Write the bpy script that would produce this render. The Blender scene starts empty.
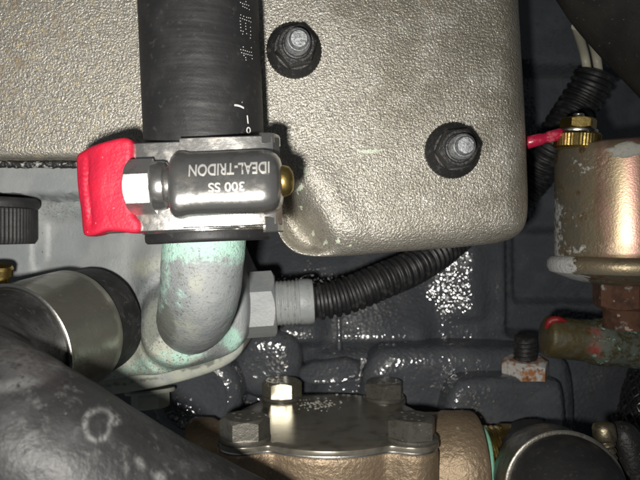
import bpy, math, random
import numpy as np
from mathutils import Vector
from mathutils.geometry import delaunay_2d_cdt

random.seed(7)
rng = np.random.default_rng(7)
sc = bpy.context.scene
COL = sc.collection
MM = 0.001

# ------------------------------------------------------------------ camera, light, exposure
HCAM, FPX = 180.0, 600.0            # camera height above the datum (mm), focal length in photo pixels
cam_d = bpy.data.cameras.new('camera')
cam_d.sensor_width = 36.0
cam_d.lens = 36.0 * FPX / 640.0
cam_d.clip_start = 0.002
cam_d.clip_end = 5.0
cam_d.dof.use_dof = True
cam_d.dof.focus_distance = 0.118
cam_d.dof.aperture_fstop = 40.0
cam = bpy.data.objects.new('camera', cam_d)
cam.location = (0, 0, HCAM * MM)
COL.objects.link(cam)
sc.camera = cam

world = bpy.data.worlds.new('World')
sc.world = world
world.use_nodes = True
bg = world.node_tree.nodes['Background']
bg.inputs['Color'].default_value = (0.85, 0.92, 1.0, 1)
bg.inputs['Strength'].default_value = 0.07

flash_d = bpy.data.lights.new('phone_flash', 'SPOT')   # the phone's flash, beside the lens
flash_d.energy = 1.18
flash_d.spot_size = math.radians(122)
flash_d.spot_blend = 1.0
flash_d.color = (1.0, 0.965, 0.90)
flash_d.shadow_soft_size = 0.0028
flash = bpy.data.objects.new('phone_flash', flash_d)
flash.location = (-0.0085, -0.0085, 0.178)
flash.rotation_euler = (0.0, math.radians(13), 0.0)      # the beam leans a little to the left
COL.objects.link(flash)

sc.view_settings.view_transform = 'Standard'
sc.view_settings.look = 'None'
sc.view_settings.exposure = 0.0
sc.view_settings.gamma = 1.0

# ------------------------------------------------------------------ helpers
def s_at(z):
    return (HCAM - z) / FPX

def P(px, py, z):
    k = s_at(z)
    return np.array([(px - 320) * k, (240 - py) * k, z])

def PX(v):
    k = (HCAM - v[:, 2]) / FPX
    return 320 + v[:, 0] / k, 240 - v[:, 1] / k

def sstep(x, a, b):
    t = np.clip((x - a) / (b - a), 0, 1)
    return t * t * (3 - 2 * t)

def frame(axis):
    a = np.array(axis, float); a /= np.linalg.norm(a)
    ref = np.array([0, 0, 1.0]) if abs(a[2]) < 0.9 else np.array([1.0, 0, 0])
    u = np.cross(ref, a); u /= np.linalg.norm(u)
    w = np.cross(a, u)
    return a, u, w

def vnoise(p, scale, seed=0):
    # smooth value noise on an (N,3) array, result -1..1
    q = p * scale
    i = np.floor(q).astype(np.int64); f = q - i
    f = f * f * (3 - 2 * f)
    def h(a, b, c):
        n = (a * 374761393 + b * 668265263 + c * 2147483647 + seed * 974711) & 0xffffffff
        n = ((n ^ (n >> 13)) * 1274126177) & 0xffffffff
        return ((n ^ (n >> 16)) & 0xffff) / 32767.5 - 1
    r = 0
    for dx in (0, 1):
        for dy in (0, 1):
            for dz in (0, 1):
                w = (f[:, 0] if dx else 1 - f[:, 0]) * (f[:, 1] if dy else 1 - f[:, 1]) * (f[:, 2] if dz else 1 - f[:, 2])
                r = r + w * h(i[:, 0] + dx, i[:, 1] + dy, i[:, 2] + dz)
    return r

class G:
    """collects geometry in millimetres"""
    def __init__(self):
        self.V = []; self.F = []; self.n = 0
    def add(self, V, F):
        V = np.asarray(V, float)
        self.V.append(V)
        self.F += [tuple(int(i) + self.n for i in f) for f in F]
        self.n += len(V)
        return self
    def grid(self, R, close_u=True, cap0=False, cap1=False):
        """R: (rows, cols, 3); cols wrap when close_u"""
        m, n = R.shape[:2]
        F = []
        for i in range(m - 1):
            for j in range(n if close_u else n - 1):
                k = (j + 1) % n
                F.append((i * n + j, i * n + k, (i + 1) * n + k, (i + 1) * n + j))
        V = R.reshape(-1, 3)
        extra = []
        if cap0:
            extra.append(R[0].mean(0)); c = m * n + len(extra) - 1
            F += [(c, (j + 1) % n, j) for j in range(n)]
        if cap1:
            extra.append(R[-1].mean(0)); c = m * n + len(extra) - 1
            b = (m - 1) * n
            F += [(c, b + j, b + (j + 1) % n) for j in range(n)]
        if extra: V = np.vstack([V, extra])
        return self.add(V, F)
    def lathe(self, prof, o, axis, n=48, rf=None, hf=None, phase=0.0):
        a, u, w = frame(axis)
        th = np.linspace(0, 2 * math.pi, n, endpoint=False) + phase
        rows = []
        for r, h in prof:
            rr = np.full(n, float(r)); hh = np.full(n, float(h))
            if rf is not None: rr = rf(rr, hh, th)
            if hf is not None: hh = hf(rr, hh, th)
            rows.append(np.array(o) + np.outer(hh, a) + np.outer(rr * np.cos(th), u) + np.outer(rr * np.sin(th), w))
        return self.grid(np.array(rows), True, prof[0][0] > 1e-6, prof[-1][0] > 1e-6)
    def hexa(self, o, axis, af, h, phase=0.0, cone=0.95, both=False, hole=0):
        """hexagon with the turned chamfer real bolt heads have"""
        a, u, w = frame(axis)
        n = 72
        th = np.arange(n) * 2 * math.pi / n
        rh = (af / 2) / np.cos((th + math.pi / 6) % (math.pi / 3) - math.pi / 6)
        drop = np.maximum(0, rh - cone * af / 2) * 0.62
        ang = th + phase
        def ring(r, hh):
            return np.array(o) + np.outer(hh, a) + np.outer(r * np.cos(ang), u) + np.outer(r * np.sin(ang), w)
        one = np.ones(n)
        rows = []
        if both:
            rows += [ring(one * cone * af / 2, 0 * one), ring(rh, drop)]
        else:
            rows += [ring(rh, 0 * one)]
        rows += [ring(rh, h - drop), ring(one * cone * af / 2, h * one), ring(one * cone * af / 2 * .8, h * one)]
        if hole: rows.append(ring(one * hole, h * one))
        return self.grid(np.array(rows), True, True, True)
    def thread(self, o, axis, r, length, pitch, depth=None, n=40, tip=0.6):
        depth = depth or pitch * 0.5
        m = max(8, int(length / pitch * 8))
        hs = np.linspace(0, length, m)
        a, u, w = frame(axis)
        th = np.arange(n) * 2 * math.pi / n
        rows = []
        for h in hs:
            ph = ((h / pitch - th / (2 * math.pi)) % 1.0)
            rr = r - depth * np.abs(ph * 2 - 1) ** 1.2
            rr = np.minimum(rr, r - max(0, h - (length - tip)) * 0.9)
            rows.append(np.array(o) + h * a + np.outer(rr * np.cos(th), u) + np.outer(rr * np.sin(th), w))
        return self.grid(np.array(rows), True, True, True)
    def sweep(self, path, r, n=32, rf=None, cap=True):
        """tube along a path; r scalar/array; rf(rr, t, th) per-ring shaping"""
        p = np.asarray(path, float)
        T = np.gradient(p, axis=0); T /= np.linalg.norm(T, axis=1)[:, None]
        _, u, w = frame(T[0])
        rr = np.full(len(p), r, float) if np.isscalar(r) else np.asarray(r, float)
        th = np.arange(n) * 2 * math.pi / n
        rows = []
        L = np.concatenate([[0], np.cumsum(np.linalg.norm(np.diff(p, axis=0), axis=1))])
        for i in range(len(p)):
            u = u - T[i] * np.dot(u, T[i]); u /= np.linalg.norm(u)
            w = np.cross(T[i], u)
            q = np.full(n, rr[i])
            if rf is not None: q = rf(q, L[i], th)
            rows.append(p[i] + np.outer(q * np.cos(th), u) + np.outer(q * np.sin(th), w))
        return self.grid(np.array(rows), True, cap, cap)
    def box(self, lo, hi, bev=0.3):
        lo = np.array(lo, float); hi = np.array(hi, float)
        c = (lo + hi) / 2; e = (hi - lo) / 2
        # rounded box: superellipsoid-free, via bevelled rings on z
        def ring(z, ins):
            x, y = e[0] - ins, e[1] - ins
            b = max(bev - ins, 0.02)
            pts = []
            for cx, cy, a0 in ((x - b, y - b, 0), (-x + b, y - b, 90), (-x + b, -y + b, 180), (x - b, -y + b, 270)):
                for k in range(4):
                    t = math.radians(a0 + 30 * k)
                    pts.append((c[0] + cx + b * math.cos(t), c[1] + cy + b * math.sin(t), z))
            return pts
        rows = [ring(lo[2], bev), ring(lo[2] + .3 * bev, .3 * bev), ring(lo[2] + bev, 0), ring(hi[2] - bev, 0), ring(hi[2] - .3 * bev, .3 * bev), ring(hi[2], bev)]
        return self.grid(np.array(rows), True, True, True)

def smooth_path(pts, n):
    """Catmull-Rom through points, resampled evenly"""
    p = np.asarray(pts, float)
    q = np.vstack([2 * p[0] - p[1], p, 2 * p[-1] - p[-2]])
    out = []
    for i in range(1, len(q) - 2):
        for t in np.linspace(0, 1, 40, endpoint=False):
            a, b, c, d = q[i - 1], q[i], q[i + 1], q[i + 2]
            out.append(0.5 * (2 * b + (c - a) * t + (2 * a - 5 * b + 4 * c - d) * t * t + (3 * b - a - 3 * c + d) * t ** 3))
    out.append(p[-1]); out = np.array(out)
    L = np.concatenate([[0], np.cumsum(np.linalg.norm(np.diff(out, axis=0), axis=1))])
    s = np.linspace(0, L[-1], n)
    return np.stack([np.interp(s, L, out[:, k]) for k in range(3)], 1)

def smooth_outline(pts, step, closed_round=2):
    p = np.asarray(pts, float)
    for _ in range(closed_round):                         # Chaikin rounds the corners
        a = p * .75 + np.roll(p, -1, 0) * .25
        b = p * .25 + np.roll(p, -1, 0) * .75
        p = np.stack([a, b], 1).reshape(-1, 2)
    q = np.vstack([p, p[:1]])
    L = np.concatenate([[0], np.cumsum(np.linalg.norm(np.diff(q, axis=0), axis=1))])
    m = max(12, int(L[-1] / step))
    s = np.linspace(0, L[-1], m, endpoint=False)
    return np.stack([np.interp(s, L, q[:, k]) for k in range(2)], 1)

def seg_dist(pt, poly):
    a = poly; b = np.roll(poly, -1, 0)
    d = np.full(len(pt), 1e9)
    inside = np.zeros(len(pt), bool)
    for i in range(len(a)):
        e = b[i] - a[i]; v = pt - a[i]
        t = np.clip((v @ e) / max(e @ e, 1e-12), 0, 1)
        d = np.minimum(d, np.hypot(*(v - np.outer(t, e)).T))
        c = ((a[i, 1] > pt[:, 1]) != (b[i, 1] > pt[:, 1]))
        with np.errstate(divide='ignore', invalid='ignore'):
            xi = (b[i, 0] - a[i, 0]) * (pt[:, 1] - a[i, 1]) / (b[i, 1] - a[i, 1]) + a[i, 0]
        inside ^= c & (pt[:, 0] < xi)
    return d, inside

def relief(outline, step, zf, zbase, rings=(0.25, 0.6, 1.1, 1.8, 2.7), inner=None, bottom=False):
    """solid slab: outline (mm, xy), top zf(x,y,d) with d = distance inside the outline, walls down to zbase"""
    o = np.asarray(outline, float)
    area = 0.5 * np.sum(o[:, 0] * np.roll(o[:, 1], -1) - np.roll(o[:, 0], -1) * o[:, 1])
    if area < 0: o = o[::-1]
    inner = inner or step
    nrm = np.roll(o, -1, 0) - np.roll(o, 1, 0)
    nrm = np.stack([-nrm[:, 1], nrm[:, 0]], 1); nrm /= np.maximum(np.linalg.norm(nrm, axis=1), 1e-9)[:, None]
    pts = []
    for k, r in enumerate(rings):
        c = o + nrm * r
        d, ins = seg_dist(c, o)
        pts.append(c[ins & (d > 0.9 * r)])
    lo, hi = o.min(0), o.max(0)
    gx, gy = np.meshgrid(np.arange(lo[0], hi[0], inner), np.arange(lo[1], hi[1], inner))
    g = np.stack([gx.ravel(), gy.ravel()], 1) + (rng.random((gx.size, 2)) - .5) * inner * .5
    d, ins = seg_dist(g, o)
    pts.append(g[ins & (d > (rings[-1] if rings else 0) + .45 * inner)])
    pts = np.vstack(pts)
    allp = np.vstack([o, pts])
    no = len(o)
    res = delaunay_2d_cdt([Vector(p) for p in allp], [(i, (i + 1) % no) for i in range(no)], [], 1, 1e-7)
    v2 = np.array([(v.x, v.y) for v in res[0]])
    dd, _ = seg_dist(v2, o)
    V = np.column_stack([v2, zf(v2[:, 0], v2[:, 1], dd)])
    F = [tuple(f) for f in res[2]]
    remap = {}
    for i, src in enumerate(res[3]):
        for q in src: remap[q] = i
    oi = [remap[i] for i in range(no)]
    g = G()
    nb = len(V)
    VB = np.column_stack([o, np.full(no, float(zbase))])
    F += [(oi[i], nb + i, nb + (i + 1) % no, oi[(i + 1) % no]) for i in range(no)]
    if bottom: F.append(tuple(nb + i for i in range(no))[::-1])
    g.add(np.vstack([V, VB]), F)
    return g

def dome(d, R, top):
    """rounded edge of radius R: height for distance d inside the outline"""
    t = np.clip(d, 0, R)
    return top - R + np.sqrt(np.maximum(R * R - (R - t) ** 2, 0))

def thing(name, label, cat, base, group=None):
    o = bpy.data.objects.new(name, None)
    o.empty_display_size = 0.005
    o.location = Vector(base) * MM
    COL.objects.link(o)
    o['label'] = label; o['category'] = cat
    if group: o['group'] = group
    return o

def rootloc(p):
    L = Vector((0, 0, 0))
    while p is not None:
        L += p.location; p = p.parent
    return np.array(L) / MM

def obj(name, g, m, parent=None, attrs=None, angle=35, label=None, kind=None, origin=None, smooth=True):
    V = np.vstack(g.V)
    base = rootloc(parent) if parent is not None else (np.array(origin) if origin is not None else np.zeros(3))
    me = bpy.data.meshes.new(name)
    me.from_pydata(((V - base) * MM).tolist(), [], g.F)
    me.update()
    if attrs:
        for k, f in attrs.items():
            a = me.attributes.new(k, 'FLOAT', 'POINT')
            a.data.foreach_set('value', np.asarray(f(V), np.float32))
    if smooth:
        me.shade_smooth()
        me.set_sharp_from_angle(angle=math.radians(angle))
    me.materials.append(m)
    o = bpy.data.objects.new(name, me)
    COL.objects.link(o)
    if parent is not None: o.parent = parent
    elif origin is not None: o.location = Vector(origin) * MM
    if label: o['label'] = label
    if kind: o['kind'] = kind
    return o

def fix_normals(o):
    import bmesh
    bm = bmesh.new(); bm.from_mesh(o.data)
    bmesh.ops.recalc_face_normals(bm, faces=bm.faces)
    bm.to_mesh(o.data); bm.free()

# ------------------------------------------------------------------ materials
def mat(name, base, rough=0.5, metal=0.0, layers=(), bumps=(), coat=0.0, spec=0.5, ior=1.5, aniso=0):
    """layers: dicts {col, scale, lo, hi, rough, metal, attr, detail, kind, stretch, amount}
       bumps: dicts {scale, dist (mm), kind, detail, attr}"""
    m = bpy.data.materials.new(name)
    m.use_nodes = True
    nt = m.node_tree; N = nt.nodes; Lk = nt.links
    b = N['Principled BSDF']
    tc = N.new('ShaderNodeTexCoord')
    sca = N.new('ShaderNodeVectorMath'); sca.operation = 'SCALE'; sca.inputs['Scale'].default_value = 1000.0
    Lk.new(tc.outputs['Object'], sca.inputs[0])
    def tex(d, seed):
        src = sca.outputs[0]
        mp = N.new('ShaderNodeMapping')
        mp.inputs['Scale'].default_value = d.get('stretch', (1, 1, 1))
        mp.inputs['Location'].default_value = (seed * 13.7, seed * 7.1, seed * 3.3)
        Lk.new(src, mp.inputs['Vector']); src = mp.outputs[0]
        if d.get('kind') == 'voronoi':
            t = N.new('ShaderNodeTexVoronoi'); t.inputs['Scale'].default_value = d['scale']
            Lk.new(src, t.inputs['Vector']); return t.outputs['Distance']
        if d.get('kind') == 'wave':
            t = N.new('ShaderNodeTexWave'); t.inputs['Scale'].default_value = d['scale']
            t.inputs['Distortion'].default_value = d.get('dist_', 2.0); t.bands_direction = d.get('dir', 'X')
            Lk.new(src, t.inputs['Vector']); return t.outputs['Fac']
        t = N.new('ShaderNodeTexNoise'); t.inputs['Scale'].default_value = d['scale']
        t.inputs['Detail'].default_value = d.get('detail', 4.0)
        t.inputs['Roughness'].default_value = d.get('nrough', 0.55)
        Lk.new(src, t.inputs['Vector']); return t.outputs['Fac']
    col = None; rg = None; mt = None
    def val(sock, v, linkv):
        if linkv is not None: Lk.new(linkv, sock)
        else: sock.default_value = v
    for i, d in enumerate(layers):
        f = None
        if 'scale' in d:
            t = tex(d, i + 1)
            mr = N.new('ShaderNodeMapRange'); mr.interpolation_type = 'SMOOTHSTEP'
            mr.inputs['From Min'].default_value = d['lo']; mr.inputs['From Max'].default_value = d['hi']
            mr.inputs['To Max'].default_value = d.get('amount', 1.0)
            if 'attr' in d and d.get('mode') == 'grow':
                # the stain spreads where the attribute is high: noise + attribute thresholded
                at = N.new('ShaderNodeAttribute'); at.attribute_name = d['attr']
                ad = N.new('ShaderNodeMath'); ad.operation = 'ADD'
                Lk.new(t, ad.inputs[0]); Lk.new(at.outputs['Fac'], ad.inputs[1]); Lk.new(ad.outputs[0], mr.inputs['Value'])
                f = mr.outputs[0]
            else:
                Lk.new(t, mr.inputs['Value']); f = mr.outputs[0]
                if 'attr' in d:
                    at = N.new('ShaderNodeAttribute'); at.attribute_name = d['attr']
                    mu = N.new('ShaderNodeMath'); mu.operation = 'MULTIPLY'
                    Lk.new(f, mu.inputs[0]); Lk.new(at.outputs['Fac'], mu.inputs[1]); f = mu.outputs[0]
        else:
            at = N.new('ShaderNodeAttribute'); at.attribute_name = d['attr']; f = at.outputs['Fac']
        mx = N.new('ShaderNodeMix'); mx.data_type = 'RGBA'
        Lk.new(f, mx.inputs['Factor'])
        val(mx.inputs['A'], (*base, 1), col)
        mx.inputs['B'].default_value = (*d['col'], 1)
        col = mx.outputs['Result']
        if 'rough' in d:
            q = N.new('ShaderNodeMix'); Lk.new(f, q.inputs['Factor']); val(q.inputs['A'], rough, rg)
            q.inputs['B'].default_value = d['rough']; rg = q.outputs['Result']
        if 'metal' in d:
            q = N.new('ShaderNodeMix'); Lk.new(f, q.inputs['Factor']); val(q.inputs['A'], metal, mt)
            q.inputs['B'].default_value = d['metal']; mt = q.outputs['Result']
    val(b.inputs['Base Color'], (*base, 1), col)
    val(b.inputs['Roughness'], rough, rg)
    val(b.inputs['Metallic'], metal, mt)
    b.inputs['Coat Weight'].default_value = coat
    b.inputs['Coat Roughness'].default_value = 0.12
    b.inputs['Specular IOR Level'].default_value = spec
    b.inputs['IOR'].default_value = ior
    prev = None
    for i, d in enumerate(bumps):
        t = tex(d, i + 20)
        if 'attr' in d:
            at = N.new('ShaderNodeAttribute'); at.attribute_name = d['attr']
            mu = N.new('ShaderNodeMath'); mu.operation = 'MULTIPLY'
            Lk.new(t, mu.inputs[0]); Lk.new(at.outputs['Fac'], mu.inputs[1]); t = mu.outputs[0]
        bp = N.new('ShaderNodeBump'); bp.inputs['Strength'].default_value = d.get('strength', 1.0)
        bp.inputs['Distance'].default_value = d['dist'] * MM
        Lk.new(t, bp.inputs['Height'])
        if prev is not None: Lk.new(prev, bp.inputs['Normal'])
        prev = bp.outputs[0]
    if prev is not None: Lk.new(prev, b.inputs['Normal'])
    return m

M = {}
M['block'] = mat('dark_engine_paint', (0.054, 0.058, 0.066), 0.10, layers=[
        dict(col=(0.070, 0.074, 0.081), scale=.12, lo=.4, hi=.7, rough=.18),
        dict(col=(0.042, 0.043, 0.042), scale=.35, lo=.55, hi=.75, rough=.45),
        dict(col=(0.30, 0.30, 0.29), scale=1.3, lo=.755, hi=.78, rough=.5)],
    bumps=[dict(scale=.12, dist=.5, detail=2), dict(scale=.8, dist=.17, kind='voronoi'), dict(scale=1.3, dist=.10, detail=1)], spec=.7)
M['cast'] = mat('rough_cast_aluminium', (0.44, 0.415, 0.365), 0.36, 0.55, layers=[
        dict(col=(0.27, 0.25, 0.215), scale=2.0, lo=.50, hi=.68, detail=5),
        dict(col=(0.58, 0.56, 0.50), scale=2.2, lo=.52, hi=.66),
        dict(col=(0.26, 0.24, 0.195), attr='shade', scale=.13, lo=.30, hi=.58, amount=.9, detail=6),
        dict(col=(0.56, 0.43, 0.18), attr='yellow', scale=.9, lo=.54, hi=.68, rough=.6, metal=.1, amount=.6, detail=6),
        dict(col=(0.20, 0.13, 0.07), attr='brown', scale=.35, lo=.50, hi=.66, rough=.6, metal=.1, amount=.7, detail=6),
        dict(col=(0.60, 0.66, 0.52), attr='mint', mode='grow', scale=.9, lo=1.02, hi=1.2, rough=.5, metal=0),
        dict(col=(0.03, 0.03, 0.03), scale=.55, lo=.765, hi=.785, rough=.6, metal=0)],
    bumps=[dict(scale=.5, dist=.10, detail=2), dict(scale=2.1, dist=.36, detail=2, nrough=.55), dict(scale=4.5, dist=.10, detail=1)])
M['rubber'] = mat('black_rubber', (0.016, 0.016, 0.017), 0.55, layers=[
        dict(col=(0.024, 0.024, 0.024), scale=.18, lo=.45, hi=.7, rough=.62),
        dict(col=(0.036, 0.035, 0.033), scale=.8, lo=.58, hi=.75, rough=.7),
        dict(col=(0.30, 0.30, 0.29), scale=1.35, lo=.735, hi=.76, rough=.8)],
    bumps=[dict(scale=.45, dist=.25, stretch=(.12, 1, .12), detail=2), dict(scale=.5, dist=.08), dict(scale=3.5, dist=.03)], spec=.4)
M['scuffed_rubber'] = mat('scuffed_black_rubber', (0.013, 0.013, 0.0135), 0.5, layers=[
        dict(col=(0.026, 0.026, 0.027), scale=.16, lo=.42, hi=.68, rough=.55, detail=6),
        dict(col=(0.05, 0.05, 0.05), scale=.6, lo=.52, hi=.74, rough=.65, stretch=(1, .6, 1), detail=8, nrough=.65),
        dict(col=(0.16, 0.16, 0.155), scale=.9, lo=.64, hi=.78, rough=.75, detail=8, nrough=.65),
        dict(col=(0.12, 0.12, 0.117), attr='chalk', scale=1.3, lo=.26, hi=.5, rough=.8)],
    bumps=[dict(scale=.3, dist=.25), dict(scale=1.6, dist=.08)], spec=.3)
M['dusty_hose'] = mat('dusty_dark_hose', (0.018, 0.018, 0.0175), 0.6, layers=[
        dict(col=(0.030, 0.029, 0.026), scale=.09, lo=.4, hi=.66, rough=.7),
        dict(col=(0.028, 0.023, 0.018), scale=.2, lo=.58, hi=.75, rough=.75, detail=6),
        dict(col=(0.13, 0.125, 0.115), scale=.75, lo=.67, hi=.74, rough=.8, stretch=(1, 2.2, 1))],
    bumps=[dict(scale=.3, dist=.2), dict(scale=2.0, dist=.05)], spec=.2)
M['stainless'] = mat('worn_stainless', (0.58, 0.57, 0.55), 0.22, .95, layers=[
        dict(col=(0.42, 0.405, 0.38), scale=.5, lo=.45, hi=.7, rough=.32),
        dict(col=(0.34, 0.29, 0.24), scale=.28, lo=.62, hi=.78, rough=.38)],
    bumps=[dict(scale=.5, dist=.05), dict(scale=5, dist=.008, stretch=(.25, 1, 1))])
M['satin'] = mat('satin_bright_steel', (0.66, 0.65, 0.63), 0.36, .95, layers=[dict(col=(0.5, 0.48, 0.45), scale=.5, lo=.5, hi=.72)], bumps=[dict(scale=.8, dist=.06)])
M['bright_metal'] = mat('raised_bright_lettering', (0.66, 0.65, 0.62), 0.42, .7, bumps=[dict(scale=6, dist=.02)])
M['dull_band'] = mat('dull_olive_steel_band', (0.42, 0.41, 0.36), 0.30, .88, layers=[
        dict(col=(0.33, 0.32, 0.27), scale=.2, lo=.45, hi=.65, rough=.40),
        dict(col=(0.45, 0.42, 0.33), scale=.9, lo=.60, hi=.75, rough=.45)],
    bumps=[dict(scale=.25, dist=.18), dict(scale=4, dist=.012, stretch=(1, 1, .2))])
M['red'] = mat('red_soft_plastic', (0.42, 0.012, 0.036), 0.5, layers=[
        dict(col=(0.45, 0.010, 0.03), scale=.35, lo=.45, hi=.7),
        dict(col=(0.80, 0.35, 0.34), scale=1.7, lo=.715, hi=.745, rough=.6),
        dict(col=(0.05, 0.02, 0.02), scale=.8, lo=.755, hi=.775, rough=.6)],
    bumps=[dict(scale=.5, dist=.2), dict(scale=2.2, dist=.10, detail=5)], spec=.35)
GREYP = (0.215, 0.23, 0.235)
M['greypaint'] = mat('grey_painted_casting', GREYP, 0.42, layers=[
        dict(col=(0.275, 0.285, 0.285), scale=.09, lo=.42, hi=.65),
        dict(col=(0.345, 0.355, 0.295), attr='cream', mode='grow', scale=.22, lo=.85, hi=1.25, rough=.6, detail=6),
        dict(col=(0.34, 0.53, 0.45), attr='mint', mode='grow', scale=.55, lo=1.0, hi=1.35, rough=.75, detail=6, nrough=.65),
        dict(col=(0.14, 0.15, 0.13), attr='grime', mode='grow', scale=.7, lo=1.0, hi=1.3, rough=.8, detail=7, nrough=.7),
        dict(col=(0.10, 0.105, 0.09), attr='pits', scale=1.7, lo=.56, hi=.66, rough=.8, detail=3),
        dict(col=(0.04, 0.045, 0.045), scale=1.5, lo=.735, hi=.755, rough=.7, detail=2)],
    bumps=[dict(scale=.3, dist=.12), dict(scale=1.6, dist=.09, detail=6, nrough=.7), dict(scale=2.6, dist=.30, attr='mint', detail=5)], spec=.5)
M['blackoxide'] = mat('black_oxide_steel', (0.022, 0.022, 0.022), 0.42, .25, layers=[
        dict(col=(0.06, 0.055, 0.05), scale=.8, lo=.52, hi=.72, rough=.55),
        dict(col=(0.16, 0.15, 0.135), scale=1.8, lo=.68, hi=.74, rough=.6)],
    bumps=[dict(scale=1.2, dist=.16), dict(scale=4, dist=.05)])
M['greystud'] = mat('dull_grey_stud', (0.30, 0.31, 0.325), 0.5, .6, layers=[
        dict(col=(0.16, 0.165, 0.17), scale=1.2, lo=.45, hi=.65), dict(col=(0.48, 0.49, 0.5), scale=2.5, lo=.6, hi=.7)],
    bumps=[dict(scale=2, dist=.18, detail=5)])
M['bronze'] = mat('rough_cast_bronze', (0.26, 0.195, 0.13), 0.5, .6, layers=[
        dict(col=(0.24, 0.18, 0.115), scale=.45, lo=.45, hi=.7, rough=.5),
        dict(col=(0.44, 0.35, 0.24), scale=1.1, lo=.6, hi=.75),
        dict(col=(0.35, 0.42, 0.30), scale=.2, lo=.68, hi=.8, rough=.6, metal=.2)],
    bumps=[dict(scale=.9, dist=.25, detail=3), dict(scale=2.4, dist=.08)])
M['coverplate'] = mat('dark_polished_plate', (0.185, 0.17, 0.14), 0.28, .5, layers=[
        dict(col=(0.11, 0.10, 0.08), scale=.25, lo=.45, hi=.7, rough=.3),
        dict(col=(0.30, 0.29, 0.27), scale=1.6, lo=.70, hi=.76, rough=.5)],
    bumps=[dict(scale=.12, dist=.05), dict(scale=4, dist=.01, stretch=(.2, 1, 1))])
M['boltsteel'] = mat('dark_steel_bolt', (0.20, 0.19, 0.165), 0.34, .75, layers=[
        dict(col=(0.13, 0.122, 0.105), scale=.6, lo=.45, hi=.68, rough=.42),
        dict(col=(0.42, 0.40, 0.36), scale=2.2, lo=.62, hi=.74, rough=.45)],
    bumps=[dict(scale=.9, dist=.07), dict(scale=4, dist=.03)])
M['brassy'] = mat('brassy_plated_bolt', (0.52, 0.48, 0.37), 0.27, .9, layers=[dict(col=(0.32, 0.295, 0.23), scale=.5, lo=.5, hi=.72, rough=.4)], bumps=[dict(scale=1, dist=.05)])
M['darkbrass'] = mat('dark_tarnished_brass', (0.26, 0.225, 0.15), 0.4, .9, layers=[dict(col=(0.12, 0.10, 0.07), scale=.8, lo=.45, hi=.65, rough=.5)], bumps=[dict(scale=1.2, dist=.1)])
M['brass'] = mat('tarnished_brass', (0.52, 0.38, 0.13), 0.32, 1.0, layers=[
        dict(col=(0.30, 0.22, 0.08), scale=.5, lo=.45, hi=.7, rough=.45),
        dict(col=(0.30, 0.50, 0.38), scale=.6, lo=.68, hi=.78, rough=.8, metal=0)],
    bumps=[dict(scale=1, dist=.06)])
M['verdigris'] = mat('green_sealant', (0.18, 0.42, 0.30), 0.6, bumps=[dict(scale=1.5, dist=.2)])
M['zinc'] = mat('yellow_passivated_steel', (0.35, 0.275, 0.175), 0.34, .9, layers=[
        dict(col=(0.52, 0.28, 0.24), attr='pink', scale=.2, lo=.25, hi=.55, stretch=(1, .35, 1), detail=3),
        dict(col=(0.34, 0.30, 0.17), scale=.5, lo=.55, hi=.75, rough=.36, detail=6),
        dict(col=(0.16, 0.13, 0.08), scale=2.2, lo=.68, hi=.78, rough=.6, metal=.3, detail=4),
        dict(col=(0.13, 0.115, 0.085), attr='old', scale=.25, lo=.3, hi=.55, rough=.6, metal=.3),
        dict(col=(0.42, 0.42, 0.41), attr='salt', mode='grow', scale=.65, lo=1.06, hi=1.2, rough=.85, metal=0, detail=6, nrough=.65),
        dict(col=(0.28, 0.13, 0.045), attr='salt', scale=.8, lo=.68, hi=.76, rough=.9, metal=0, amount=.6)],
    bumps=[dict(scale=2.2, dist=.03), dict(scale=1.2, dist=.4, attr='salt')])
M['rust'] = mat('flaky_rust', (0.085, 0.036, 0.018), 0.85, layers=[
        dict(col=(0.05, 0.022, 0.012), scale=.4, lo=.45, hi=.65),
        dict(col=(0.32, 0.25, 0.19), scale=.55, lo=.63, hi=.70, detail=6),
        dict(col=(0.24, 0.25, 0.23), scale=.25, lo=.63, hi=.72)],
    bumps=[dict(scale=.6, dist=.5, detail=5), dict(scale=2, dist=.15)])
M['rustywhite'] = mat('rust_stained_zinc', (0.50, 0.50, 0.48), 0.55, .2, layers=[
        dict(col=(0.28, 0.12, 0.045), scale=.28, lo=.44, hi=.58, rough=.85, metal=0, detail=6, nrough=.65),
        dict(col=(0.13, 0.05, 0.02), scale=.6, lo=.56, hi=.68, rough=.9, metal=0, detail=6)],
    bumps=[dict(scale=1.2, dist=.15, detail=5)])
M['dirtybrass'] = mat('dirty_olive_brass', (0.075, 0.058, 0.024), 0.5, .35, layers=[
        dict(col=(0.065, 0.06, 0.035), scale=.35, lo=.42, hi=.66, rough=.6, metal=.1, detail=6),
        dict(col=(0.085, 0.10, 0.08), attr='mint', scale=.6, lo=.42, hi=.55, rough=.8, metal=0, detail=6, nrough=.7),
        dict(col=(0.18, 0.32, 0.27), attr='mint', scale=.45, lo=.62, hi=.66, rough=.8, metal=0, detail=6),
        dict(col=(0.24, 0.03, 0.026), attr='redpaint', rough=.4, metal=0)],
    bumps=[dict(scale=.7, dist=.25, detail=5)])
M['plastic'] = mat('black_corrugated_plastic', (0.010, 0.010, 0.011), 0.48, layers=[
        dict(col=(0.03, 0.03, 0.03), scale=.4, lo=.5, hi=.7, rough=.5)], bumps=[dict(scale=.8, dist=.08)])
M['cream'] = mat('cream_plastic', (0.45, 0.43, 0.34), 0.45, layers=[dict(col=(0.4, 0.38, 0.3), scale=.3, lo=.5, hi=.7)])
M['crimp'] = mat('red_translucent_sleeve', (0.42, 0.012, 0.05), 0.28, layers=[
        dict(col=(0.60, 0.12, 0.15), scale=.5, lo=.5, hi=.7)], bumps=[dict(scale=.5, dist=.2)])
M['tin'] = mat('tinned_metal', (0.66, 0.64, 0.60), 0.3, 1.0, bumps=[dict(scale=1, dist=.05)])
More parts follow.
